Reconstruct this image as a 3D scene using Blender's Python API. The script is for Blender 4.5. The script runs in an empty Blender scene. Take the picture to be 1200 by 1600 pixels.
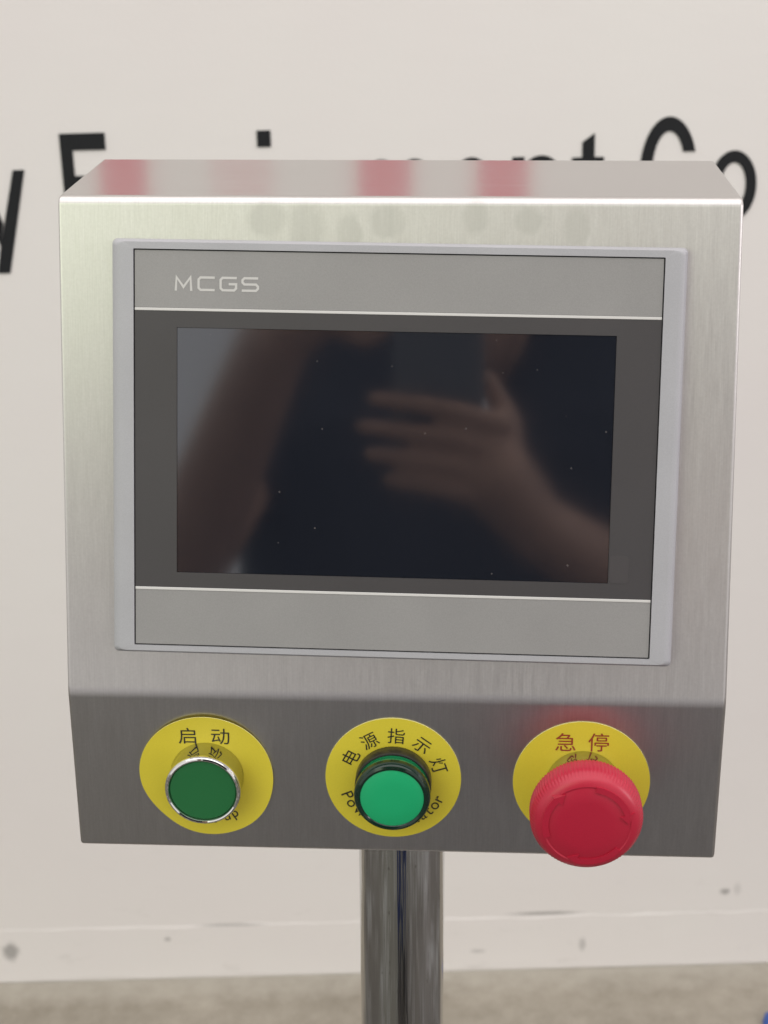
import bpy, bmesh, math, random
from mathutils import Matrix, Vector
random.seed(7)
R_ = math.radians
scene = bpy.context.scene
COL = scene.collection

# ------------------------------------------------------------------ camera
PITCH, ROLL = 0.3754, -0.026
CAM = Vector((0.01606, -0.61341, 1.3239))
fw = Vector((0, math.cos(PITCH), -math.sin(PITCH)))
rt0 = Vector((1, 0, 0)); up0 = rt0.cross(fw)
rt = math.cos(ROLL) * rt0 + math.sin(ROLL) * up0
up = rt.cross(fw)
cam_data = bpy.data.cameras.new('camera')
cam = bpy.data.objects.new('camera', cam_data); COL.objects.link(cam)
m = Matrix((rt, up, -fw)).transposed().to_4x4(); m.translation = CAM
cam.matrix_world = m
cam_data.sensor_fit = 'VERTICAL'; cam_data.sensor_height = 36; cam_data.sensor_width = 27
cam_data.lens = 2614 / 1600 * 36
cam_data.clip_start = 0.01; cam_data.clip_end = 100
cam_data.dof.use_dof = True; cam_data.dof.focus_distance = 0.655; cam_data.dof.aperture_fstop = 22
scene.camera = cam

# ------------------------------------------------------------------ light
world = bpy.data.worlds.new('World'); scene.world = world; world.use_nodes = True
bg = world.node_tree.nodes['Background']
bg.inputs['Color'].default_value = (1.0, 0.962, 0.955, 1); bg.inputs['Strength'].default_value = 0.76

def area(name, loc, target, sx, sy, power, color):
    l = bpy.data.lights.new(name, 'AREA'); l.shape = 'RECTANGLE'; l.size = sx; l.size_y = sy
    l.energy = power; l.color = color
    o = bpy.data.objects.new(name, l); COL.objects.link(o)
    o.location = loc; d = Vector(target) - Vector(loc)
    o.rotation_euler = d.to_track_quat('-Z', 'Y').to_euler()
    return o
area('window_light', (-2.5, -3.5, 3.0), (0, 0.4, 1.0), 3.2, 2.4, 33, (0.84, 1.0, 0.64))
area('overhead_fill', (0.2, -0.2, 4.4), (0.1, 0.5, 0.5), 7.0, 4.4, 98, (1.0, 0.955, 0.945))  # added overhead fill that keeps the wall bright
area('side_window_light', (3.4, -0.9, 1.9), (0.1, 0.3, 0.9), 0.8, 1.4, 22, (1.0, 0.93, 0.95))

vs = scene.view_settings
vs.view_transform = 'Standard'; vs.look = 'None'; vs.exposure = 0.25; vs.gamma = 1.0; vs.use_curve_mapping = False
scene.cycles.max_bounces = 8; scene.cycles.glossy_bounces = 5; scene.cycles.diffuse_bounces = 4
scene.cycles.sample_clamp_indirect = 6

# ------------------------------------------------------------------ helpers
def link(name, me, mat=None, parent=None, mw=None):
    o = bpy.data.objects.new(name, me); COL.objects.link(o)
    if mat is not None and me is not None and hasattr(me, 'materials') and not me.materials:
        for q in (mat if isinstance(mat, (list, tuple)) else [mat]): me.materials.append(q)
    if parent is not None: o.parent = parent
    if mw is not None: o.matrix_local = mw
    return o

def mesh(verts, faces, name='m', smooth=None, midx=None):
    me = bpy.data.meshes.new(name); me.from_pydata([tuple(v) for v in verts], [], faces)
    bm = bmesh.new(); bm.from_mesh(me); bmesh.ops.recalc_face_normals(bm, faces=bm.faces); bm.to_mesh(me); bm.free()
    if midx: me.polygons.foreach_set('material_index', midx)
    if smooth is not None: shade(me, smooth)
    return me

def shade(me, ang=35):
    me.polygons.foreach_set('use_smooth', [True] * len(me.polygons))
    me.set_sharp_from_angle(angle=R_(ang))

def flatten(o):
    w = o.modifiers.new('weighted', 'WEIGHTED_NORMAL'); w.weight = 100; w.keep_sharp = True
    return o

def tag(o, label=None, cat=None, group=None, kind=None):
    if label: o['label'] = label
    if cat: o['category'] = cat
    if group: o['group'] = group
    if kind: o['kind'] = kind
    return o

def box_bm(bm, x0, x1, y0, y1, z0, z1):
    v = [bm.verts.new((x, y, z)) for x in (x0, x1) for y in (y0, y1) for z in (z0, z1)]
    for f in ((0, 1, 3, 2), (4, 6, 7, 5), (0, 4, 5, 1), (2, 3, 7, 6), (0, 2, 6, 4), (1, 5, 7, 3)):
        bm.faces.new([v[i] for i in f])

def box_mesh(x0, x1, y0, y1, z0, z1, bev=0, seg=2):
    bm = bmesh.new(); box_bm(bm, x0, x1, y0, y1, z0, z1)
    bmesh.ops.recalc_face_normals(bm, faces=bm.faces)
    if bev: bmesh.ops.bevel(bm, geom=bm.edges[:], offset=bev, segments=seg, affect='EDGES', profile=0.5)
    me = bpy.data.meshes.new('box'); bm.to_mesh(me); bm.free(); shade(me); return me

def lathe(profile, n=96, rmod=None, closed_top=True, mats=None, ang=35):
    """profile: list of (r, h) along +Z; rmod(i, j, r) changes the radius; last point r=0 closes"""
    V, F, MI = [], [], []
    rings = []
    for j, (r, h) in enumerate(profile):
        if r <= 1e-9:
            V.append((0, 0, h)); rings.append([len(V) - 1])
        else:
            s = len(V)
            for i in range(n):
                a = 2 * math.pi * i / n; rr = rmod(i, j, r) if rmod else r
                V.append((rr * math.cos(a), rr * math.sin(a), h))
            rings.append(list(range(s, s + n)))
    for j in range(len(rings) - 1):
        A, B = rings[j], rings[j + 1]
        for i in range(n):
            k = (i + 1) % n
            if len(A) == 1 and len(B) == 1: continue
            if len(A) == 1: F.append((A[0], B[i], B[k]))
            elif len(B) == 1: F.append((A[i], A[k], B[0]))
            else: F.append((A[i], A[k], B[k], B[i]))
            MI.append(mats[j] if mats else 0)
    return mesh(V, F, 'lathe', ang, MI if mats else None)

def prism(outline, t, holes=None):
    """flat polygon outline (list of xy) made t thick along +Z; outline may be concave"""
    bm = bmesh.new()
    vs_ = [bm.verts.new((x, y, 0)) for x, y in outline]
    f = bm.faces.new(vs_)
    r = bmesh.ops.extrude_face_region(bm, geom=[f])
    for v in [g for g in r['geom'] if isinstance(g, bmesh.types.BMVert)]: v.co.z = t
    bmesh.ops.triangulate(bm, faces=[q for q in bm.faces if len(q.verts) > 4])
    bmesh.ops.recalc_face_normals(bm, faces=bm.faces)
    me = bpy.data.meshes.new('prism'); bm.to_mesh(me); bm.free(); return me

def merge(meshes):
    bm = bmesh.new()
    for me in meshes: bm.from_mesh(me)
    out = bpy.data.meshes.new('merged'); bm.to_mesh(out); bm.free(); return out

def loc(x, y, z): return Matrix.Translation((x, y, z))

_glyphs = {}
def glyph(ch):
    """outline mesh of one character: verts (xy), faces, advance box"""
    if ch in _glyphs: return _glyphs[ch]
    c = bpy.data.curves.new('glyph', 'FONT'); c.body = ch; c.resolution_u = 4
    o = bpy.data.objects.new('glyph', c); COL.objects.link(o)
    bpy.context.view_layer.update()
    me = bpy.data.meshes.new_from_object(o.evaluated_get(bpy.context.evaluated_depsgraph_get()))
    V = [(v.co.x, v.co.y) for v in me.vertices]; F = [tuple(p.vertices) for p in me.polygons]
    bpy.data.objects.remove(o); bpy.data.curves.remove(c); bpy.data.meshes.remove(me)
    _glyphs[ch] = (V, F); return V, F

# ------------------------------------------------------------------ materials
def new_mat(name, col, rough=0.5, metal=0.0, **kw):
    mt = bpy.data.materials.new(name); mt.use_nodes = True
    b = mt.node_tree.nodes['Principled BSDF']
    b.inputs['Base Color'].default_value = (*col, 1); b.inputs['Roughness'].default_value = rough
    b.inputs['Metallic'].default_value = metal
    for k, v in kw.items(): b.inputs[k.replace('_', ' ')].default_value = v
    return mt

class NT:
    def __init__(s, mt): s.t = mt.node_tree; s.b = s.t.nodes['Principled BSDF']
    def n(s, typ, **kw):
        q = s.t.nodes.new(typ)
        for k, v in kw.items(): setattr(q, k, v)
        return q
    def l(s, a, b): s.t.links.new(a, b)
    def coord(s, scale=(1, 1, 1), rot=(0, 0, 0), off=(0, 0, 0)):
        tc = s.n('ShaderNodeTexCoord'); mp = s.n('ShaderNodeMapping')
        mp.inputs['Scale'].default_value = scale; mp.inputs['Rotation'].default_value = rot; mp.inputs['Location'].default_value = off
        s.l(tc.outputs['Object'], mp.inputs['Vector']); return mp.outputs['Vector']
    def noise(s, vec, scale, detail=3, rough=0.55):
        q = s.n('ShaderNodeTexNoise'); q.inputs['Scale'].default_value = scale
        q.inputs['Detail'].default_value = detail; q.inputs['Roughness'].default_value = rough
        s.l(vec, q.inputs['Vector']); return q.outputs['Fac']
    def ramp(s, fac, a, b, lo=0.0, hi=1.0):
        q = s.n('ShaderNodeMapRange'); q.inputs[1].default_value = a; q.inputs[2].default_value = b
        q.inputs[3].default_value = lo; q.inputs[4].default_value = hi; s.l(fac, q.inputs[0]); return q.outputs[0]
    def mix(s, fac, a, b):
        q = s.n('ShaderNodeMix'); q.data_type = 'RGBA'
        for sock, v in ((q.inputs[0], fac), (q.inputs[6], a), (q.inputs[7], b)):
            if isinstance(v, (int, float)): sock.default_value = v
            elif isinstance(v, tuple): sock.default_value = (*v, 1)
            else: s.l(v, sock)
        return q.outputs[2]
    def math(s, op, a, b=None):
        q = s.n('ShaderNodeMath', operation=op)
        for i, v in enumerate((a, b)):
            if v is None: continue
            if isinstance(v, (int, float)): q.inputs[i].default_value = v
            else: s.l(v, q.inputs[i])
        return q.outputs[0]
    def bump(s, h, strength=0.1, dist=0.001):
        q = s.n('ShaderNodeBump'); q.inputs['Strength'].default_value = strength; q.inputs['Distance'].default_value = dist
        s.l(h, q.inputs['Height']); s.l(q.outputs[0], s.b.inputs['Normal']); return q
    def spot(s, cx, cy, cz, rx, ry, rz, soft=0.5, wob=0.0):
        """1 inside an ellipsoid at (cx,cy,cz), 0 outside"""
        v = s.coord((1 / rx, 1 / ry, 1 / rz), off=(-cx / rx, -cy / ry, -cz / rz))
        ln = s.n('ShaderNodeVectorMath', operation='LENGTH'); s.l(v, ln.inputs[0])
        d = ln.outputs['Value']
        if wob:
            nz = s.noise(s.coord(), 1.2 / min(rx, rz), 4, 0.65)
            d = s.math('ADD', d, s.math('MULTIPLY', s.math('SUBTRACT', nz, 0.5), wob))
        return s.ramp(d, 1.0, 1.0 - soft, 0, 1)

# brushed stainless steel (console frame: brushing runs up and down)
ALPHA = 0.2378; LU = 0.2029; LL = 0.0742; DEP = 0.0893; W = 0.272; H0 = 1.0
def steel():
    mt = new_mat('brushed_steel', (0.56, 0.545, 0.53), 0.34, 1.0); t = NT(mt)
    fine = t.noise(t.coord((1700, 0.0, 70)), 1.0, 3, 0.65)
    mid = t.noise(t.coord((300, 0.0, 24)), 1.0, 4, 0.6)
    cloud = t.noise(t.coord((9, 5, 7)), 1.0, 3, 0.5)
    grain = t.noise(t.coord(), 900, 2, 0.5)
    ge = t.n('ShaderNodeNewGeometry'); sx = t.n('ShaderNodeSeparateXYZ'); t.l(ge.outputs['True Normal'], sx.inputs[0])
    top = t.math('GREATER_THAN', sx.outputs[2], 0.75)
    f = t.math('ADD', t.math('MULTIPLY', fine, 0.65), t.math('MULTIPLY', mid, 0.35))
    ftop = t.noise(t.coord((9, 1300, 0.0)), 1.0, 3, 0.6)
    fm = t.n('ShaderNodeMix'); t.l(top, fm.inputs[0]); t.l(f, fm.inputs[2]); t.l(ftop, fm.inputs[3]); f = fm.outputs[0]
    c1 = t.mix(t.ramp(f, 0.3, 0.7), (0.53, 0.516, 0.50), (0.655, 0.64, 0.625))
    c2 = t.mix(t.ramp(cloud, 0.35, 0.7, 0, 0.35), c1, (0.60, 0.575, 0.57))
    c2 = t.mix(t.ramp(grain, 0.3, 0.75, 0, 0.25), c2, (0.45, 0.43, 0.42))
    # greasy finger marks below the top edge of the sloping face
    acc = None
    for (x, z, rx, rz) in ((-0.052, 0.1885, 0.009, 0.0085), (-0.036, 0.1845, 0.0085, 0.0125), (-0.019, 0.1835, 0.006, 0.009),
                           (-0.004, 0.1880, 0.0085, 0.0075), (0.031, 0.190, 0.006, 0.008), (0.052, 0.1885, 0.007, 0.006), (0.071, 0.186, 0.006, 0.009)):
        y = z * math.tan(ALPHA)
        s_ = t.spot(x, y, z + H0, rx, 0.03, rz, 0.35, 0.5)
        acc = s_ if acc is None else t.math('MAXIMUM', acc, s_)
    acc = t.math('MULTIPLY', acc, t.ramp(mid, 0.25, 0.7, 0.2, 0.55))
    c3 = t.mix(acc, c2, (0.44, 0.43, 0.41))
    t.l(c3, t.b.inputs['Base Color'])
    ro = t.math('ADD', t.ramp(f, 0.3, 0.7, 0.33, 0.42), t.math('MULTIPLY', acc, 0.08))
    ro = t.math('MULTIPLY', ro, t.math('SUBTRACT', 1.0, t.math('MULTIPLY', top, 0.42)))
    t.l(ro, t.b.inputs['Roughness'])
    t.bump(f, 0.10, 0.0003)
    # sloping and lower face are brushed up and down, the top is brushed along its length
    cx = t.n('ShaderNodeCombineXYZ'); t.l(t.math('SUBTRACT', 1.0, top), cx.inputs[0]); t.l(top, cx.inputs[1])
    t.l(cx.outputs[0], t.b.inputs['Tangent']); t.b.inputs['Anisotropic'].default_value = 0.75
    return mt
M_STEEL = steel()

def chrome(name, col=(0.78, 0.775, 0.76), rough=0.06, streak=0.0):
    mt = new_mat(name, col, rough, 1.0)
    if streak:
        t = NT(mt)
        a = t.noise(t.coord((75, 75, 2.2)), 1.0, 4, 0.6)
        b_ = t.noise(t.coord((420, 420, 9)), 1.0, 2, 0.6)
        t.l(t.ramp(b_, 0.3, 0.7, rough, rough + 0.07), t.b.inputs['Roughness'])
        t.bump(t.math('ADD', a, t.math('MULTIPLY', b_, 0.25)), streak, 0.004)
        pit = t.noise(t.coord((300, 300, 120)), 1.0, 3, 0.7)
        t.l(t.mix(t.ramp(pit, 0.66, 0.75), col, (0.25, 0.24, 0.22)), t.b.inputs['Base Color'])
    return mt
M_CHROME = chrome('chrome_ring'); M_POLE = chrome('polished_tube', (0.52, 0.525, 0.525), 0.03, 0.15)
M_COLLAR = chrome('collar_metal', (0.52, 0.515, 0.50), 0.07)

def plastic(name, col, rough, bump=0.03, scale=2500, var=0.06, **kw):
    mt = new_mat(name, col, rough, 0.0, **kw); t = NT(mt)
    nz = t.noise(t.coord(), scale, 2, 0.6); cl = t.noise(t.coord(), 28, 3, 0.5)
    d = tuple(c * (1 - var * 2) for c in col)
    t.l(t.mix(t.ramp(t.math('ADD', t.math('MULTIPLY', nz, .6), t.math('MULTIPLY', cl, .4)), 0.3, 0.7), d, tuple(min(1, c * (1 + var)) for c in col)), t.b.inputs['Base Color'])
    t.bump(nz, bump, 0.0004); return mt
M_BEZEL = plastic('grey_bezel_plastic', (0.40, 0.40, 0.425), 0.42)
M_FACE = plastic('faceplate_film', (0.285, 0.279, 0.278), 0.45, 0.05)
M_DARK = plastic('dark_film', (0.052, 0.048, 0.051), 0.48, 0.05)
M_LINE = new_mat('silver_line', (0.62, 0.61, 0.60), 0.4)
M_LOGO = new_mat('logo_print', (0.55, 0.54, 0.53), 0.5)
M_GAP = new_mat('dark_gap', (0.02, 0.02, 0.022), 0.7)

def screen_mat():
    mt = new_mat('screen_glass', (0.010, 0.012, 0.018), 0.13, 0.0, IOR=2.12, Specular_Tint=(0.93, 0.96, 1.0, 1)); t = NT(mt)
    vor = t.n('ShaderNodeTexVoronoi'); vor.voronoi_dimensions = '2D'; vor.inputs['Scale'].default_value = 70; t.l(t.coord(), vor.inputs['Vector'])
    sel = t.n('ShaderNodeSeparateColor'); t.l(vor.outputs['Color'], sel.inputs[0])
    thr = t.math('MULTIPLY', t.math('GREATER_THAN', sel.outputs[0], 0.76), t.ramp(sel.outputs[1], 0, 1, 0.006, 0.026))
    dust = t.math('LESS_THAN', vor.outputs['Distance'], thr)
    t.l(t.mix(dust, (0.010, 0.012, 0.018), (0.12, 0.11, 0.11)), t.b.inputs['Base Color'])
    sm = t.noise(t.coord((14, 7, 14)), 1.0, 4, 0.6)
    t.l(t.ramp(sm, 0.3, 0.75, 0.04, 0.09), t.b.inputs['Roughness'])
    return mt
M_SCREEN = screen_mat()

M_YELLOW = plastic('yellow_label', (0.72, 0.60, 0.045), 0.42, 0.02, 1800, 0.03)
M_YEDGE = new_mat('label_edge', (0.85, 0.80, 0.35), 0.5)
M_INK = new_mat('black_ink', (0.02, 0.018, 0.015), 0.5)
M_REDINK = new_mat('red_ink', (0.30, 0.035, 0.02), 0.5)
M_CAPG = plastic('green_cap', (0.014, 0.145, 0.042), 0.42, 0.04, 2200, 0.05)
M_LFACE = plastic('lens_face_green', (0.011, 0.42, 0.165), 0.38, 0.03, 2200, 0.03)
M_LRIM = new_mat('lens_rim_refraction', (0.004, 0.022, 0.013), 0.12)  # opaque dark green painted in for refraction at the lens edge
M_LSIDE = new_mat('lens_side_refraction', (0.012, 0.20, 0.075), 0.14)  # lighter opaque band painted in for the refracted ring
M_BLACK = new_mat('black_plastic', (0.018, 0.018, 0.017), 0.32)
M_RED = plastic('red_plastic', (0.47, 0.014, 0.042), 0.36, 0.04, 2200, 0.05)
M_CARD = new_mat('red_paint', (0.62, 0.10, 0.15), 0.6)
M_LETTER = plastic('black_wall_paint', (0.011, 0.012, 0.014), 0.7, 0.05, 300, 0.1, Specular_IOR_Level=0.3)

# ------------------------------------------------------------------ setting: floor, wall
YW = 1.1498
def floor_mat():
    mt = new_mat('concrete', (0.36, 0.33, 0.28), 0.6); t = NT(mt)
    a = t.noise(t.coord(), 5, 5, 0.6); b_ = t.noise(t.coord(), 38, 4, 0.6); c_ = t.noise(t.coord(), 240, 2, 0.5)
    f = t.math('ADD', t.math('MULTIPLY', a, .5), t.math('ADD', t.math('MULTIPLY', b_, .35), t.math('MULTIPLY', c_, .15)))
    col = t.mix(t.ramp(f, 0.34, 0.66), (0.22, 0.195, 0.155), (0.37, 0.335, 0.28))
    # pale plaster dust along the foot of the wall
    dv = t.n('ShaderNodeSeparateXYZ'); tc = t.n('ShaderNodeTexCoord'); t.l(tc.outputs['Object'], dv.inputs[0])
    # floor colour darkened out of view so the lower steel face mirrors dark
    darkened_floor = t.ramp(t.math('ADD', dv.outputs[1], t.math('MULTIPLY', a, 0.25)), 0.95, 0.80, 0, 1)
    col = t.mix(darkened_floor, col, t.mix(t.ramp(f, 0.34, 0.66), (0.06, 0.053, 0.045), (0.13, 0.116, 0.10)))
    col = t.mix(t.math('MULTIPLY', darkened_floor, t.ramp(t.noise(t.coord((5, 1.5, 1)), 1.0, 6, 0.72), 0.50, 0.66)), col, (0.28, 0.28, 0.275))  # pale patches added to give the pole mirrored streaks
    edge = t.ramp(t.math('ADD', dv.outputs[1], t.math('MULTIPLY', b_, 0.05)), YW - 0.03, YW + 0.03, 0, 0.7)
    t.l(t.mix(edge, col, (0.42, 0.395, 0.345)), t.b.inputs['Base Color']); t.bump(f, 0.3, 0.004); return mt
fl = link('floor', mesh([(-6, -3.2, 0), (6, -3.2, 0), (6, YW + .3, 0), (-6, YW + .3, 0)], [(0, 1, 2, 3)]), floor_mat()); tag(fl, kind='structure')
fl['label'] = 'grey brown concrete floor at the foot of the wall'

def wall_mat():
    mt = new_mat('white_wall_paint', (0.74, 0.71, 0.69), 0.62); t = NT(mt)
    a = t.noise(t.coord(), 2.2, 4, 0.55); b_ = t.noise(t.coord((8, 8, 20)), 1.0, 4, 0.6); c_ = t.noise(t.coord(), 160, 3, 0.6)
    col = t.mix(t.ramp(a, 0.32, 0.68), (0.735, 0.695, 0.685), (0.750, 0.725, 0.705))
    # scuffs that grow denser low down where things rub
    sp = t.n('ShaderNodeSeparateXYZ'); tc = t.n('ShaderNodeTexCoord'); t.l(tc.outputs['Object'], sp.inputs[0])
    low = t.ramp(sp.outputs[2], 0.30, 0.02, 0, 1)
    scuff = t.math('MULTIPLY', t.ramp(t.noise(t.coord((14, 14, 45)), 1.0, 5, 0.7), 0.60, 0.78), t.math('MULTIPLY', low, 0.45))
    col = t.mix(scuff, col, (0.50, 0.47, 0.45))
    acc = None
    for (x, z, rx, rz, k) in ((-0.4685, 0.0468, 0.0135, 0.0165, 0.62), (0.205, 0.0835, 0.055, 0.0035, 0.55), (0.4289, 0.1088, 0.008, 0.006, 0.6),
                              (0.444, 0.112, 0.006, 0.012, .2), (0.2523, 0.036, 0.006, 0.013, 0.35), (-0.19, 0.0785, 0.05, 0.003, 0.4), (-0.27, 0.06, 0.006, 0.004, .45), (0.12, 0.03, .012, .004, .3)):
        s_ = t.math('MULTIPLY', t.spot(x, 0, z, rx, 0.5, rz, 0.6, 0.9), k)
        acc = s_ if acc is None else t.math('MAXIMUM', acc, s_)
    col = t.mix(acc, col, (0.16, 0.155, 0.15))
    t.l(col, t.b.inputs['Base Color'])
    t.bump(t.math('ADD', t.math('MULTIPLY', b_, .7), t.math('MULTIPLY', c_, .3)), 0.16, 0.004); return mt
M_WALL = wall_mat()
wall = link('wall', mesh([(-6, 0, -0.02), (6, 0, -0.02), (6, 0, 4.4), (-6, 0, 4.4), (-6, .2, -0.02), (6, .2, -0.02), (6, .2, 4.4), (-6, .2, 4.4)],
            [(0, 1, 2, 3), (4, 7, 6, 5), (0, 4, 5, 1), (3, 2, 6, 7), (0, 3, 7, 4), (1, 5, 6, 2)]), M_WALL, None, loc(0, YW, 0))
tag(wall, kind='structure'); wall['label'] = 'off white painted wall with black lettering behind the console'
# plaster plinth along the foot of the wall, uneven upper edge
V, F = [], []
n = 220
for i in range(n + 1):
    x = -3 + 6 * i / n; e = 0.080 + random.uniform(-.0016, .0016); o_ = 0.0007 + random.uniform(-.0003, .0003); lo_ = 0.0010 + random.uniform(-.0003, .0003)
    V += [(x, -lo_, 0.001 + random.uniform(0, .004)), (x, -o_, e - .003), (x, -0.0002, e), (x, 0.004, e)]
    if i:
        a = 4 * (i - 1)
        for k in range(3): F.append((a + k, a + k + 1, a + k + 5, a + k + 4))
link('plinth', mesh(V, F, 'plinth'), M_WALL, wall)

# black wall lettering: outlines in metres on the wall, x to the right, z up
BASE, XH, CAP, DESC = 0.9525, 1.0242, 1.0605, 0.915
SW = 0.0125
def arc(cx, cz, rx, rz, a0, a1, n=24):
    return [(cx + rx * math.cos(R_(a0 + (a1 - a0) * i / n)), cz + rz * math.sin(R_(a0 + (a1 - a0) * i / n))) for i in range(n + 1)]
def rect(x0, x1, z0, z1): return [(x0, z0), (x1, z0), (x1, z1), (x0, z1)]
def band(cx, cz, rx, rz, a0, a1, sx=SW, sz=0.0125):
    return arc(cx, cz, rx, rz, a0, a1) + arc(cx, cz, rx - sx, rz - sz, a1, a0)
OC, OR = (BASE + XH) / 2, (XH - BASE) / 2 + 0.0012
letters = {
    'y': [[(-0.3628, XH), (-0.3508, XH), (-0.3768, DESC), (-0.3900, DESC), (-0.3838, 0.9445)], [(-0.408, XH), (-0.3955, XH), (-0.3788, 0.968), (-0.3838, 0.9445)]],
    'E': [rect(-0.3112, -0.2985, BASE, CAP), rect(-0.2985, -0.264, CAP - 0.0175, CAP), rect(-0.2985, -0.2665, 1.0005, 1.0165), rect(-0.2985, -0.262, BASE, BASE + 0.0165)],
    'q': [band(-0.2215, OC, 0.0245, OR, 25, 335), rect(-0.2072, -0.1947, DESC, XH)],
    'u': [rect(-0.180, -0.1675, BASE + .022, XH), band(-0.1605, BASE + 0.022, 0.0195, 0.0232, 180, 330), rect(-0.1445, -0.132, BASE, XH)],
    'i': [rect(-0.1060, -0.0918, CAP - 0.019, CAP - 0.002), rect(-0.1060, -0.0918, BASE, XH)],
    'p': [rect(-0.072, -0.0595, DESC, XH), band(-0.0445, OC, 0.0245, OR, -155, 155)],
    'm': [rect(-0.0015, 0.011, BASE, XH), band(0.0225, XH - 0.021, 0.0195, 0.0222, 0, 150), rect(0.0295, 0.042, BASE, XH - 0.021), band(0.0575, XH - 0.021, 0.0195, 0.0222, 0, 150), rect(0.0645, 0.077, BASE, XH - 0.021)],
    'e': [band(0.1174, OC, 0.0245, OR, 0, 318), rect(0.1054, 0.1416, OC - 0.011, OC)],
    'n': [rect(0.1600, 0.1725, BASE, XH), band(0.1905, XH - 0.022, 0.0215, 0.0232, 0, 150), rect(0.1995, 0.212, BASE, XH - 0.022)],
    't': [[(0.2330, BASE + .012), (0.2458, BASE + .012), (0.2458, 1.0469), (0.2330, 1.0378)], rect(0.2226, 0.2328, XH - 0.0135, XH - .002), rect(0.2460, 0.2556, XH - 0.0135, XH - .002), band(0.2495, BASE + .012, .0165, .0125, 180, 285)],
    'C': [arc(0.3236, 1.0065, 0.0295, 0.0555, 20, 340, 40) + arc(0.3236, 1.0065, 0.0170, 0.0405, 332, 28, 40)],
    'o': [band(0.3927, OC, 0.0245, OR, 0, 180, 0.0112), band(0.3927, OC, 0.0245, OR, 180, 360, 0.0112)],
}
for ch, polys in letters.items():
    # local frame: x, z on the wall; thickness 1.2 mm towards the room; overlapping strokes are stepped 0.15 mm apart
    ms = []
    for k, pl in enumerate(polys):
        me = prism(pl, 0.0012 + 0.00015 * k)
        me.transform(Matrix(((1, 0, 0, 0), (0, 0, -1, 0), (0, 1, 0, 0), (0, 0, 0, 1)))); ms.append(me)
    o = link('letter', merge(ms), M_LETTER, wall); o['label'] = 'black painted letter %s on the wall' % ch
# red strokes higher on the wall (seen mirrored in the top of the console)
for pl in (rect(-0.266, -0.217, 1.30, 1.60), [(-0.150, 1.36), (-0.142, 1.36), (-0.085, 1.42), (-0.085, 1.50), (-0.150, 1.41)], rect(0.005, 0.061, 1.30, 1.60), rect(0.131, 0.185, 1.30, 1.60)):
    me = prism(pl, 0.0012); me.transform(Matrix(((1, 0, 0, 0), (0, 0, -1, 0), (0, 1, 0, 0), (0, 0, 0, 1))))
    link('red_stroke', me, M_CARD, wall)

# ------------------------------------------------------------------ the operator console
root = link('operator_console', None)
RC = Matrix(((0.99802524, 0.06015286, 0.01809014), (-0.06016154, 0.99818865, -0.00006448), (-0.01806125, -0.00102398, 0.99983636)))
root.matrix_world = RC.to_4x4()
tag(root, 'brushed steel operator console with touch display and three buttons on a pole', 'control panel')

yt, zt = LU * math.sin(ALPHA), LU * math.cos(ALPHA)
def housing():
    bm = bmesh.new()
    prof = [(0, -LL), (0, 0), (yt, zt), (yt + DEP, zt), (yt + DEP, -LL)]
    L = [bm.verts.new((-W / 2, y, z + H0)) for y, z in prof]; Rr = [bm.verts.new((W / 2, y, z + H0)) for y, z in prof]
    bm.faces.new(L); bm.faces.new(list(reversed(Rr)))
    for i in range(5):
        k = (i + 1) % 5; bm.faces.new((L[i], Rr[i], Rr[k], L[k]))
    bmesh.ops.recalc_face_normals(bm, faces=bm.faces)
    bm.edges.ensure_lookup_table()
    fold = [e for e in bm.edges if all(abs(v.co.y) < 1e-6 and abs(v.co.z - H0) < 1e-6 for v in e.verts)]
    top = [e for e in bm.edges if all(abs(v.co.z - zt - H0) < 1e-6 for v in e.verts) and abs(e.verts[0].co.x - e.verts[1].co.x) > .1]
    bmesh.ops.bevel(bm, geom=fold, offset=0.0026, segments=4, affect='EDGES', profile=0.5)
    top = [e for e in top if e.is_valid]
    bmesh.ops.bevel(bm, geom=top, offset=0.0034, segments=5, affect='EDGES', profile=0.5)
    sharp = [e for e in bm.edges if len(e.link_faces) == 2 and e.calc_face_angle(0) > R_(50)]
    bmesh.ops.bevel(bm, geom=sharp, offset=0.0016, segments=3, affect='EDGES', profile=0.5)
    me = bpy.data.meshes.new('housing'); bm.to_mesh(me); bm.free(); shade(me, 30); return me
hs = link('housing', housing(), M_STEEL, root); flatten(hs); hs['label'] = 'folded brushed stainless steel housing'

# pole with base plate
PY = 0.060
pr = 0.0201
po = link('pole', lathe([(0.0, 0.010), (pr, 0.010), (pr, H0 - LL - 0.0005), (0.0, H0 - LL - 0.0005)], 72), M_POLE, root, loc(0.0006, PY, 0)); po['label'] = 'polished round steel tube carrying the housing'
bp = link('base_plate', lathe([(0, 0.0), (0.15, 0.0), (0.15, 0.008), (0.147, 0.010), (0.0, 0.010)], 72), M_STEEL, po)

# frames on the two front faces: x right, y up the face, z out of it
FU = loc(0, 0, H0) @ Matrix(((1, 0, 0, 0), (0, math.sin(ALPHA), -math.cos(ALPHA), 0), (0, math.cos(ALPHA), math.sin(ALPHA), 0), (0, 0, 0, 1)))
FL = loc(0, 0, H0) @ Matrix(((1, 0, 0, 0), (0, 0, -1, 0), (0, 1, 0, 0), (0, 0, 0, 1)))

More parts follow.
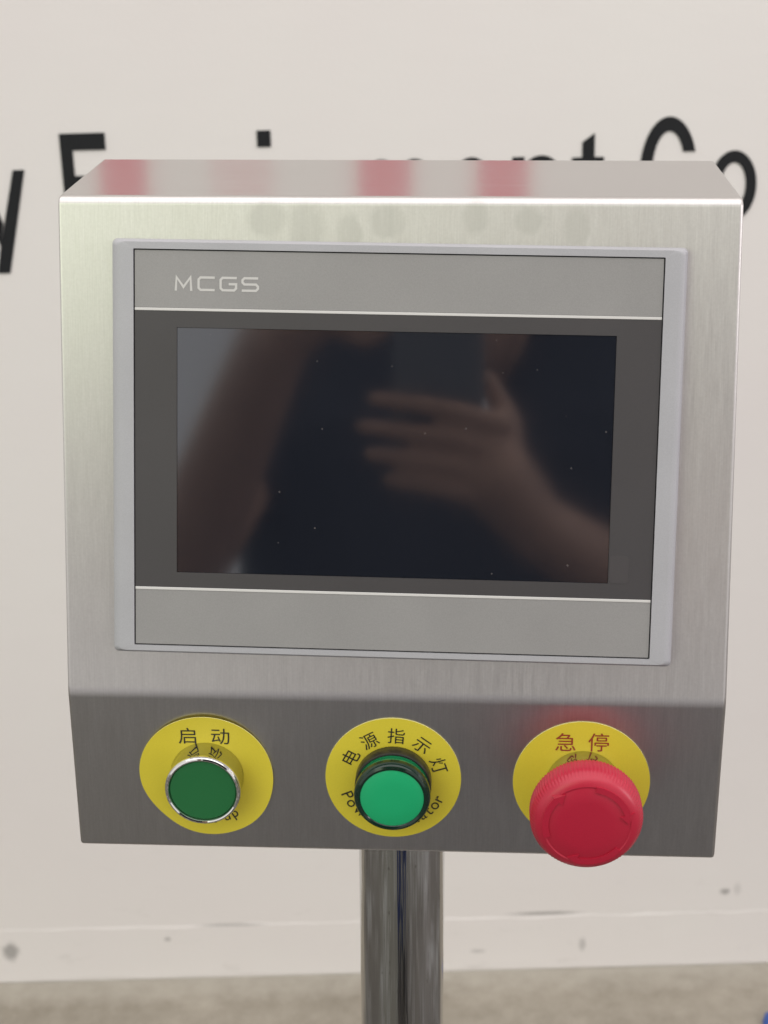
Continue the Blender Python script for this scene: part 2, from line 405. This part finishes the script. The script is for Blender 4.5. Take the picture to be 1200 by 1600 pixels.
# ---- touch display
FD = FU @ loc(-0.0004, 0.1012, 0) @ Matrix.Rotation(-0.0118, 4, 'Z')
BX, BY = 0.1137, 0.0838
IX0, IX1, IY0, IY1 = -0.1046, 0.1046, -0.0802, 0.0797
def rrect(x0, x1, y0, y1, r, n=5):
    P = []
    for cx, cy, a in ((x1 - r, y1 - r, 0), (x0 + r, y1 - r, 90), (x0 + r, y0 + r, 180), (x1 - r, y0 + r, 270)):
        for i in range(n + 1):
            t = R_(a + 90 * i / n); P.append((cx + r * math.cos(t), cy + r * math.sin(t)))
    return P
def frame_mesh():
    # outer loops climb from the steel to a flat front, then drop into the window recess
    loops = []
    for d, h, rr in ((0.0, 0.0003, .0022), (0.0, 0.0042, .0022), (0.0006, 0.0056, .002), (0.0018, 0.0066, .0018), (0.0036, 0.0071, .0016)):
        loops.append([(x, y, h) for x, y in rrect(-BX + d, BX - d, -BY + min(d, .0012), BY - min(d, .0012), rr)])
    loops.append([(x, y, 0.0071) for x, y in rrect(IX0 - .0002, IX1 + .0002, IY0 - .0002, IY1 + .0002, .0004)])
    loops.append([(x, y, 0.0056) for x, y in rrect(IX0 - .0002, IX1 + .0002, IY0 - .0002, IY1 + .0002, .0004)])
    n = len(loops[0]); V = [p for l in loops for p in l]; F = []
    for j in range(len(loops) - 1):
        for i in range(n):
            k = (i + 1) % n; F.append((j * n + i, j * n + k, (j + 1) * n + k, (j + 1) * n + i))
    return mesh(V, F, 'bezel', 40)
disp = link('touch_display', frame_mesh(), M_BEZEL, root, FD); flatten(disp); disp['label'] = 'light grey display frame with a dark unlit screen'
link('gasket_recess', mesh([(IX0 - .0004, IY0 - .0004, .0057), (IX1 + .0004, IY0 - .0004, .0057), (IX1 + .0004, IY1 + .0004, .0057), (IX0 - .0004, IY1 + .0004, .0057)], [(0, 1, 2, 3)]), M_GAP, disp)
L1, L2, LT = 0.0562, -0.0567, 0.0012
g = 0.0003
def plate(name, x0, x1, y0, y1, z1, mat, label=None, z0=0.0059, bev=0.00012):
    o = link(name, box_mesh(x0, x1, y0, y1, z0, z1, bev, 1), mat, disp); flatten(o)
    if label: o['label'] = label
    return o
plate('faceplate', IX0 + g, IX1 - g, L1 + LT / 2, IY1 - g, 0.0066, M_FACE, 'upper grey face plate with the maker lettering')
plate('faceplate', IX0 + g, IX1 - g, IY0 + g, L2 - LT / 2, 0.0066, M_FACE, 'blank lower grey face plate')
plate('trim_line', IX0 + g, IX1 - g, L1 - LT / 2 + .00005, L1 + LT / 2 - .00005, 0.00675, M_LINE)
plate('trim_line', IX0 + g, IX1 - g, L2 - LT / 2 + .00005, L2 + LT / 2 - .00005, 0.00675, M_LINE)
SX0, SX1, SY0, SY1 = -0.0874, 0.0870, -0.0499, 0.0491
# dark border round the screen: four strips, screen sunk between them
def border():
    V, F = [], []
    o_ = [(IX0 + g, L2 + LT / 2), (IX1 - g, L2 + LT / 2), (IX1 - g, L1 - LT / 2), (IX0 + g, L1 - LT / 2)]
    i_ = [(SX0, SY0), (SX1, SY0), (SX1, SY1), (SX0, SY1)]
    for z, pts in ((.0059, o_), (.0066, o_), (.0066, i_), (.0059, i_)): V += [(x, y, z) for x, y in pts]
    for j in range(3):
        for i in range(4):
            k = (i + 1) % 4; F.append((4 * j + i, 4 * j + k, 4 * j + 4 + k, 4 * j + 4 + i))
    return mesh(V, F, 'border')
bo = link('screen_border', border(), M_DARK, disp); bo['label'] = 'dark grey border round the screen'
sc = plate('screen', SX0 + .00015, SX1 - .00015, SY0 + .00015, SY1 - .00015, 0.0063, M_SCREEN, 'glossy dark unlit screen', bev=0)
M_FILM = new_mat('film_tab', (0.060, 0.055, 0.058), 0.40)
ft = prism(rrect(0.0874, 0.0950, -0.0497, -0.0385, 0.0016), 0.00012); fo = link('film_tab', ft, M_FILM, disp, loc(0, 0, 0.00662)); fo['label'] = 'small clear pull tab of the screen film'

# MCGS lettering, squared wide strokes
def stroke(pts, w, closed=False):
    """polyline -> polygon of width w, mitred, flat in xy"""
    P = [Vector((x, y, 0)) for x, y in pts]; Lf, Rt = [], []
    for i, p in enumerate(P):
        d0 = (p - P[i - 1]).normalized() if i else (P[1] - p).normalized()
        d1 = (P[i + 1] - p).normalized() if i < len(P) - 1 else d0
        tng = (d0 + d1).normalized(); nn = Vector((-tng.y, tng.x, 0)); k = min(2.2, 1 / max(.35, tng.dot(d0)))
        Lf.append(p + nn * w / 2 * k); Rt.append(p - nn * w / 2 * k)
    n = len(P); V = Lf + Rt; F = [(i, i + 1, n + i + 1, n + i) for i in range(n - 1)]
    return V, F
lw, lh, st = 0.0071, 0.0058, 0.00092
a_, b_ = st / 2, lh - st / 2
c_ = 0.0008
GL = {
 'M': [[(a_, 0), (a_ + .0003, b_), (lw / 2, 0.0015), (lw - a_ - .0003, b_), (lw - a_, 0)]],
 'C': [[(lw - .0002, b_), (a_ + c_, b_), (a_, b_ - c_), (a_, a_ + c_), (a_ + c_, a_), (lw - .0002, a_)]],
 'G': [[(lw - .0002, b_), (a_ + c_, b_), (a_, b_ - c_), (a_, a_ + c_), (a_ + c_, a_), (lw - a_ - c_, a_), (lw - a_, a_ + c_), (lw - a_, lh / 2), (lw * .52, lh / 2)]],
 'S': [[(lw - .0004, b_), (a_ + c_, b_), (a_, b_ - c_), (a_, lh / 2 + c_), (a_ + c_, lh / 2), (lw - a_ - c_, lh / 2), (lw - a_, lh / 2 - c_), (lw - a_, a_ + c_), (lw - a_ - c_, a_), (.0002, a_)]],
}
for ch, x0 in zip('MCGS', (-0.0883, -0.0792, -0.0704, -0.0617)):
    v, f = stroke(GL[ch][0], st)
    link('letter', mesh([(p.x + x0, p.y + 0.0636, 0.00668) for p in v], f), M_LOGO, disp)

# ---- yellow label discs with printed words
def text_on(parent, items, mat, warp, z=0.00055):
    """items: (char, cx, cy, angle, height) -> one printed mesh for each character on the label"""
    for ch, cx, cy, ang, hgt, cjk in items:
        gv, gf = glyph(ch); V = []
        k = hgt / (0.92 if cjk else 0.70)
        ox = 0.5 if cjk else (min(v[0] for v in gv) + max(v[0] for v in gv)) / 2
        oy = 0.38 if cjk else 0.26
        ca, sa = math.cos(ang), math.sin(ang)
        for gx, gy in gv:
            x, y = (gx - ox) * k, (gy - oy) * k
            X, Y = cx + x * ca - y * sa, cy + x * sa + y * ca
            V.append((X, Y, z + warp(X, Y)))
        link('character' if cjk else 'letter', mesh(V, gf), mat, parent)

def disc(radius, warp, shape=lambda a: 1.0, t=0.0004, n=96, rings=14):
    V, F, MI = [], [], []
    for side in (0, 1):
        V.append((0, 0, warp(0, 0) + (t if side else 0.00005)))
        for j in range(1, rings + 1):
            for i in range(n):
                a = 2 * math.pi * i / n; r = radius * shape(a) * j / rings
                x, y = r * math.cos(a), r * math.sin(a); V.append((x, y, warp(x, y) + (t if side else 0.00005)))
    N = 1 + rings * n
    for side in (0, 1):
        b = side * N
        for i in range(n):
            k = (i + 1) % n; F.append((b, b + 1 + i, b + 1 + k)); MI.append(0)
            for j in range(rings - 1):
                F.append((b + 1 + j * n + i, b + 1 + j * n + k, b + 1 + (j + 1) * n + k, b + 1 + (j + 1) * n + i)); MI.append(0)
    e = 1 + (rings - 1) * n
    for i in range(n):
        k = (i + 1) % n; F.append((e + i, e + k, N + e + k, N + e + i)); MI.append(1)
    return mesh(V, F, 'disc', 50, MI)
flat = lambda x, y: 0.0
def curl(x, y):
    r = math.hypot(x, y) / 0.0285; a = math.atan2(y, x)
    lift = 0.0014 * max(0, math.cos(a - R_(95))) ** 1.5 + 0.0012 * max(0, math.cos(a - R_(-35))) ** 2
    return lift * max(0, r - 0.45) ** 1.3 / 0.46
def shape1(a):
    s_ = 1.0
    d = (a - R_(222) + math.pi) % (2 * math.pi) - math.pi; s_ -= 0.055 * math.exp(-(d / .5) ** 2)
    d = (a - R_(318) + math.pi) % (2 * math.pi) - math.pi; s_ += 0.02 * math.exp(-(d / .4) ** 2)
    return s_
RL = 0.0285
c1, c2_, c3_ = (-0.0795, -0.0384), (-0.0004, -0.0379), (0.0783, -0.0379)
d1 = link('label_disc', disc(RL, curl, shape1), [M_YELLOW, M_YEDGE], root, FL @ loc(*c1, 0)); d1['label'] = 'curling yellow label with black start wording'
d2 = link('label_disc', disc(RL, flat), [M_YELLOW, M_YEDGE], root, FL @ loc(*c2_, 0)); d2['label'] = 'yellow label with black power indicator wording'
d3 = link('label_disc', disc(RL, flat), [M_YELLOW, M_YEDGE], root, FL @ loc(*c3_, 0)); d3['label'] = 'yellow label with dark red emergency stop wording'
def around(s, r, a0, a1, h, bottom, cjk):
    out = []; n = len(s)
    wd = [max(0.28, (max(v[0] for v in glyph(c)[0]) - min(v[0] for v in glyph(c)[0])) + .09) if c != ' ' else .28 for c in s]
    tot = sum(wd); pos = 0; first, last = wd[0] / 2, tot - wd[-1] / 2
    for c, w_ in zip(s, wd):
        t = (pos + w_ / 2 - first) / (last - first); a = R_(a0 + (a1 - a0) * t); pos += w_
        if c == ' ': continue
        out.append((c, r * math.cos(a), r * math.sin(a), a + (math.pi / 2 if bottom else -math.pi / 2), h, cjk))
    return out
text_on(d1, [('启', -0.0067, 0.0193, 0, .0079, 1), ('动', 0.0069, 0.0193, 0, .0079, 1)] + around('Start up', 0.0212, 238, 303, 0.0046, True, 0), M_INK, curl)
pw = []
for c, a in zip('电源指示灯', (152, 119, 86, 53, 19)):
    pw.append((c, 0.0203 * math.cos(R_(a)), 0.0203 * math.sin(R_(a)), R_(a - 90), 0.0071, 1))
text_on(d2, pw + around('Power indicator', 0.0216, 204, 334, 0.0050, True, 0), M_INK, flat)
text_on(d3, [('急', -0.0071, 0.0189, 0, .0085, 1), ('停', 0.0065, 0.0191, 0, .0085, 1)], M_REDINK, flat)

# ---- start push button: polished ring with a flat green cap
zb = 0.0006
ring = [(0.0155, zb), (0.0156, zb + .0003), (0.0146, 0.0108), (0.0156, 0.0114), (0.0159, 0.0124), (0.0158, 0.0134), (0.0154, 0.0140), (0.0148, 0.0142), (0.0143, 0.0140), (0.0140, 0.0133), (0.0139, 0.0118)]
pb = link('push_button', lathe(ring, 128, mats=[0, 0] + [1] * 8), [M_COLLAR, M_CHROME], root, FL @ loc(-0.0790, -0.0380, 0)); pb['label'] = 'start push button with polished metal ring'
cp = link('button_cap', lathe([(0.01385, 0.0105), (0.01385, 0.0129), (0.0135, 0.0133), (0.0125, 0.01335), (0.006, 0.0132), (0.0, 0.01315)], 96), M_CAPG, pb); cp['label'] = 'flat dark green cap'

# ---- power indicator lamp
il = link('indicator_lamp', lathe([(0.0158, zb), (0.0160, zb + .0003), (0.0160, 0.0062), (0.0157, 0.0068), (0.0152, 0.0069), (0.0147, 0.0064)], 96), M_BLACK, root, FL @ loc(-0.0002, -0.0384, 0)); il['label'] = 'power indicator lamp with green lens in a black ring'
ln = link('lens', lathe([(0.0150, 0.0060), (0.0150, 0.0086), (0.0152, 0.0089), (0.0152, 0.0108), (0.01575, 0.0112), (0.0159, 0.0130), (0.0157, 0.0146), (0.0151, 0.0156), (0.0142, 0.0160), (0.0134, 0.0158), (0.0131, 0.0154)], 96,
           mats=[0, 0, 0, 1, 1, 1, 1, 1, 1, 1]), [M_LSIDE, M_LRIM], il); ln['label'] = 'green lens with refraction painted as a dark rim'
lf = link('lens_face', lathe([(0.0132, 0.0151), (0.0131, 0.0155), (0.0122, 0.01575), (0.006, 0.0159), (0.0, 0.01595)], 96), M_LFACE, il); lf['label'] = 'bright green lens face'

# ---- emergency stop: red mushroom head with fine ribs round its edge
NT_ = 92
def knurl(i, j, r): return r * (1 + 0.013 * (1 if i % 4 in (1, 2) else 0)) if 5 <= j <= 8 else r
RM = 0.0225
head = [(r, h + 0.0022 * min(1, max(0, (h - .022) / .006))) for r, h in [(0.0112, 0.0144), (0.0125, 0.0152), (0.0165, 0.0164), (0.0198, 0.0178), (0.0214, 0.0188), (RM - .0002, 0.0200), (RM, 0.0212), (RM, 0.0258), (RM - .0006, 0.0272), (RM - .0013, 0.0283), (0.0206, 0.0294), (0.0196, 0.0302), (0.0185, 0.0307), (0.0176, 0.03095), (0.0172, 0.0307), (0.0168, 0.0307), (0.0164, 0.0309), (0.0100, 0.0313), (0.0, 0.0314)]]
es = link('emergency_stop_button', lathe(head, NT_ * 4, knurl, ang=40), M_RED, root, FL @ loc(0.0788, -0.0383, 0)); es['label'] = 'large red emergency stop mushroom button with twist arrows'
link('collar', lathe([(0.0153, zb), (0.0154, zb + .0004), (0.0138, 0.0140), (0.0134, 0.0146), (0.0115, 0.0148)], 96), M_COLLAR, es)
def arrow(a0, a1):
    r0, r1, hl = 0.0155, 0.0181, R_(15); P = []
    s_ = -1
    for i in range(15): a = a0 + (a1 - a0) * i / 14; P.append((r1 * math.cos(a), r1 * math.sin(a)))
    P.append((0.0196 * math.cos(a1), 0.0196 * math.sin(a1)))
    P.append((0.0167 * math.cos(a1 - hl), 0.0167 * math.sin(a1 - hl)))
    P.append((0.0138 * math.cos(a1), 0.0138 * math.sin(a1)))
    for i in range(15): a = a1 + (a0 - a1) * i / 14; P.append((r0 * math.cos(a), r0 * math.sin(a)))
    return P
arm = None
for k in range(3):
    a0 = R_(80 - 120 * k); a1 = a0 - R_(62)
    me = prism(arrow(a0, a1), 0.0011)
    bm = bmesh.new(); bm.from_mesh(me)
    for v in bm.verts:
        r = math.hypot(v.co.x, v.co.y)
        zs = 0.0336
        for (ra, ha), (rb, hb) in zip(head[9:], head[10:]):
            if rb <= r <= ra and ra > rb: zs = hb + (ha - hb) * (r - rb) / (ra - rb)
        if 0.0160 < r < 0.0178: zs = max(zs, 0.0331)
        v.co.z = zs + (0.00042 if v.co.z > .0005 else -0.0012)
    bm.to_mesh(me); bm.free()
    link('arrow', me, M_RED, es)

# ------------------------------------------------------------------ blue scrap on the floor by the wall
def blue_scrap():
    V, F = [], []; n = 26
    for i in range(n):
        t = i / (n - 1); x = 0.4565 + 0.13 * t; y = 1.028 + 0.012 * math.sin(t * 7) - 0.02 * t
        w_ = 0.010 + 0.004 * math.sin(t * 9 + 1); h = 0.004 + 0.003 * abs(math.sin(t * 11))
        if i == 0: w_ *= .4; h *= .5
        for k in range(10):
            a = 2 * math.pi * k / 10; q = 1 + random.uniform(-.25, .25)
            V.append((x + random.uniform(-.001, .001), y + w_ * math.cos(a) * q, max(0.0008, h + h * math.sin(a) * q)))
        if i:
            for k in range(10): F.append(((i - 1) * 10 + k, (i - 1) * 10 + (k + 1) % 10, i * 10 + (k + 1) % 10, i * 10 + k))
    F.append(tuple(range(10))); F.append(tuple(range((n - 1) * 10, n * 10)))
    return mesh(V, F, 'scrap', 50)
bs = link('plastic_wrap', blue_scrap(), plastic('blue_plastic', (0.035, 0.10, 0.38), 0.35, .05, 200, .1))
tag(bs, 'crumpled scrap of blue plastic on the floor near the wall', 'plastic scrap')

# ------------------------------------------------------------------ the photographer, seen mirrored in the screen and pole
def C(u, v, w): return CAM + rt * u + up * v - fw * w
ph = link('phone', box_mesh(-0.037, 0.037, -0.080, 0.080, -0.004, 0.004, 0.003, 3), plastic('phone_back', (0.17, 0.18, 0.20), 0.25, .01, 900, .03))
pm = Matrix((rt, up, -fw)).transposed().to_4x4(); pm.translation = C(-0.026, -0.066, 0.010); ph.matrix_world = pm
tag(ph, 'dark phone held up in front of the console by the person', 'phone')
link('lens_ring', lathe([(0.006, 0.0), (0.006, 0.0012), (0.0, 0.0012)], 32), M_BLACK, ph, loc(0.018, 0.050, -0.0041) @ Matrix.Rotation(math.pi, 4, 'X'))

def capsule(bm, p, q, r0, r1, n=14):
    p, q = Vector(p), Vector(q); d = (q - p)
    ax = d.normalized() if d.length > 1e-6 else Vector((0, 0, 1))
    s = ax.orthogonal().normalized(); t = ax.cross(s); rings = []
    prof = [(-r0 * math.cos(R_(a)), r0 * math.sin(R_(a)), 0) for a in (15, 40, 65, 90)] + [(r1 * math.cos(R_(a)), r1 * math.sin(R_(a)), 1) for a in (90, 65, 40, 15)]
    for h, r, e in prof:
        c = (q if e else p) + ax * h
        rings.append([bm.verts.new(c + (s * math.cos(2 * math.pi * i / n) + t * math.sin(2 * math.pi * i / n)) * r) for i in range(n)])
    for A, B in zip(rings, rings[1:]):
        for i in range(n): bm.faces.new((A[i], A[(i + 1) % n], B[(i + 1) % n], B[i]))
    bm.faces.new(list(reversed(rings[0]))); bm.faces.new(rings[-1])

def person():
    py = -1.10; px = 0.005
    S = []      # (p, q, r0, r1, material) 0 skin 1 shirt 2 trousers 3 shoes
    def seg(p, q, r0, r1, m): S.append((Vector(p), Vector(q), r0, r1, m))
    for s in (-1, 1):
        hip, kn, an = (px + s * .095, py, .90), (px + s * .11, py + .03, .50), (px + s * .12, py - .02, .09)
        seg(hip, kn, .105, .092, 2); seg(kn, an, .092, .088, 2); seg((px + s * .12, py - .03, .045), (px + s * .14, py + .15, .035), .045, .036, 3)
        seg((px + s * .08, py, 1.02), (px + s * .075, py, .90), .115, .118, 2)
        seg((px + s * .095, py, 1.04), (px + s * .13, py + .01, 1.22), .170, .138, 1); seg((px + s * .12, py + .01, 1.22), (px + s * .13, py, 1.37), .138, .088, 1)
        seg((px + s * .06, py, 1.42), (px + s * .19, py, 1.385), .060, .066, 1)
    seg((px, py, 1.38), (px, py + .03, 1.50), .062, .056, 0); seg((px, py + .05, 1.60), (px, py + .035, 1.64), .078, .092, 0)
    seg((px, py + .095, 1.555), (px, py + .105, 1.545), .040, .036, 0); seg((px, py + .128, 1.605), (px, py + .142, 1.585), .010, .014, 0)
    for s in (-1, 1): seg((px + s * .086, py + .035, 1.60), (px + s * .09, py + .03, 1.63), .012, .016, 0)
    # right arm: shoulder, elbow, wrist, hand under the phone
    sh = Vector((px + .20, py, 1.37)); el = C(.205, -.36, .20); wr = C(.055, -.215, .045)
    mid = sh.lerp(el, .55); seg(sh, mid, .064, .058, 1); seg(mid, el, .047, .043, 0); seg(el, wr, .044, .029, 0)
    pl = C(.020, -.165, .020); seg(wr, pl, .027, .033, 0); seg(C(.035, -.185, .024), C(.005, -.150, .022), .027, .025, 0)
    for k, (v, ln_) in enumerate(((-.100, .070), (-.123, .080), (-.146, .074), (-.168, .058))):
        b0 = C(.026, v - .018, .012); k1 = C(.020 - .030, v - .004, -.004); k2 = C(.016 - ln_ * .85, v + .002, -.005); tip = C(.004 - ln_ - .012, v + .004, .002)
        seg(b0, k1, .0095, .0085, 0); seg(k1, k2, .0085, .008, 0); seg(k2, tip, .008, .007, 0)
    t0, t1, t2 = C(.032, -.165, .030), C(.030, -.120, .034), C(.012, -.085, .030); seg(t0, t1, .014, .0115, 0); seg(t1, t2, .0115, .009, 0)
    # left arm: hand steadies the upper corner of the phone
    sh = Vector((px - .20, py, 1.37)); el = C(-.285, -.30, .17); wr = C(-.165, -.055, .045)
    mid = sh.lerp(el, .55); seg(sh, mid, .064, .058, 1); seg(mid, el, .047, .043, 0); seg(el, wr, .046, .031, 0)
    seg(wr, C(-.115, -.015, .034), .029, .030, 0)
    for k, (v, ln_) in enumerate(((.030, .030), (.012, .034), (-.006, .030), (-.024, .022))):
        b0 = C(-.112, v - .014, .032); k1 = C(-.082, v, .024); tip = C(-.082 + ln_ * .5, v + .002, .022); seg(b0, k1, .0105, .009, 0); seg(k1, tip, .009, .008, 0)
    seg(C(-.12, -.035, .036), C(-.085, -.050, .026), .013, .011, 0); seg(C(-.085, -.050, .026), C(-.068, -.040, .024), .011, .009, 0)
    bm = bmesh.new()
    for p, q, a, b, _ in S: capsule(bm, p, q, a, b)
    me = bpy.data.meshes.new('body'); bm.to_mesh(me); bm.free()
    o = bpy.data.objects.new('person', me); COL.objects.link(o)
    md = o.modifiers.new('r', 'REMESH'); md.mode = 'VOXEL'; md.voxel_size = 0.0045
    m2 = o.modifiers.new('s', 'SMOOTH'); m2.factor = 0.5; m2.iterations = 5
    bpy.context.view_layer.update()
    ev = bpy.data.meshes.new_from_object(o.evaluated_get(bpy.context.evaluated_depsgraph_get()))
    o.modifiers.clear(); o.data = ev; bpy.data.meshes.remove(me)
    skin = plastic('skin', (0.55, 0.335, 0.24), 0.5, .03, 400, .06); shirt = plastic('dark_shirt', (0.016, 0.018, 0.028), 0.85, .1, 900, .1)
    tro = plastic('blue_trousers', (0.03, 0.05, 0.16), 0.8, .1, 900, .1); shoe = plastic('shoes', (0.03, 0.028, 0.026), 0.5)
    for q in (skin, shirt, tro, shoe): ev.materials.append(q)
    import numpy as np
    n = len(ev.polygons); c = np.empty(n * 3); ev.polygons.foreach_get('center', c); c = c.reshape(-1, 3)
    best = np.full(n, 1e9); mi = np.zeros(n, dtype=np.int32)
    for p, q, a, b, m_ in S:
        p = np.array(p); d = np.array(q) - p; L = max(1e-9, float(d @ d)); t = np.clip(((c - p) @ d) / L, 0, 1)
        dist = np.linalg.norm(c - p - t[:, None] * d, axis=1) - (a + (b - a) * t)
        k = dist < best; best[k] = dist[k]; mi[k] = m_
    ev.polygons.foreach_set('material_index', mi); ev.polygons.foreach_set('use_smooth', [True] * n)
    tag(o, 'person in a dark shirt and blue trousers holding up a phone', 'person')
    # short dark hair
    bm = bmesh.new(); bmesh.ops.create_icosphere(bm, subdivisions=4, radius=1)
    for v in bm.verts:
        d = v.co.normalized(); k = 1 + random.uniform(-.02, .02)
        v.co = Vector((px + d.x * .099 * k, py + .028 + d.y * .112 * k, 1.655 + d.z * .098 * k))
    bmesh.ops.delete(bm, geom=[v for v in bm.verts if v.co.z < 1.60 + max(0, (v.co.y - py + .01) * .75)], context='VERTS')
    hm = bpy.data.meshes.new('hair'); bm.to_mesh(hm); bm.free(); shade(hm, 60)
    link('hair', hm, new_mat('hair', (0.012, 0.010, 0.009), 0.5), o)
person()
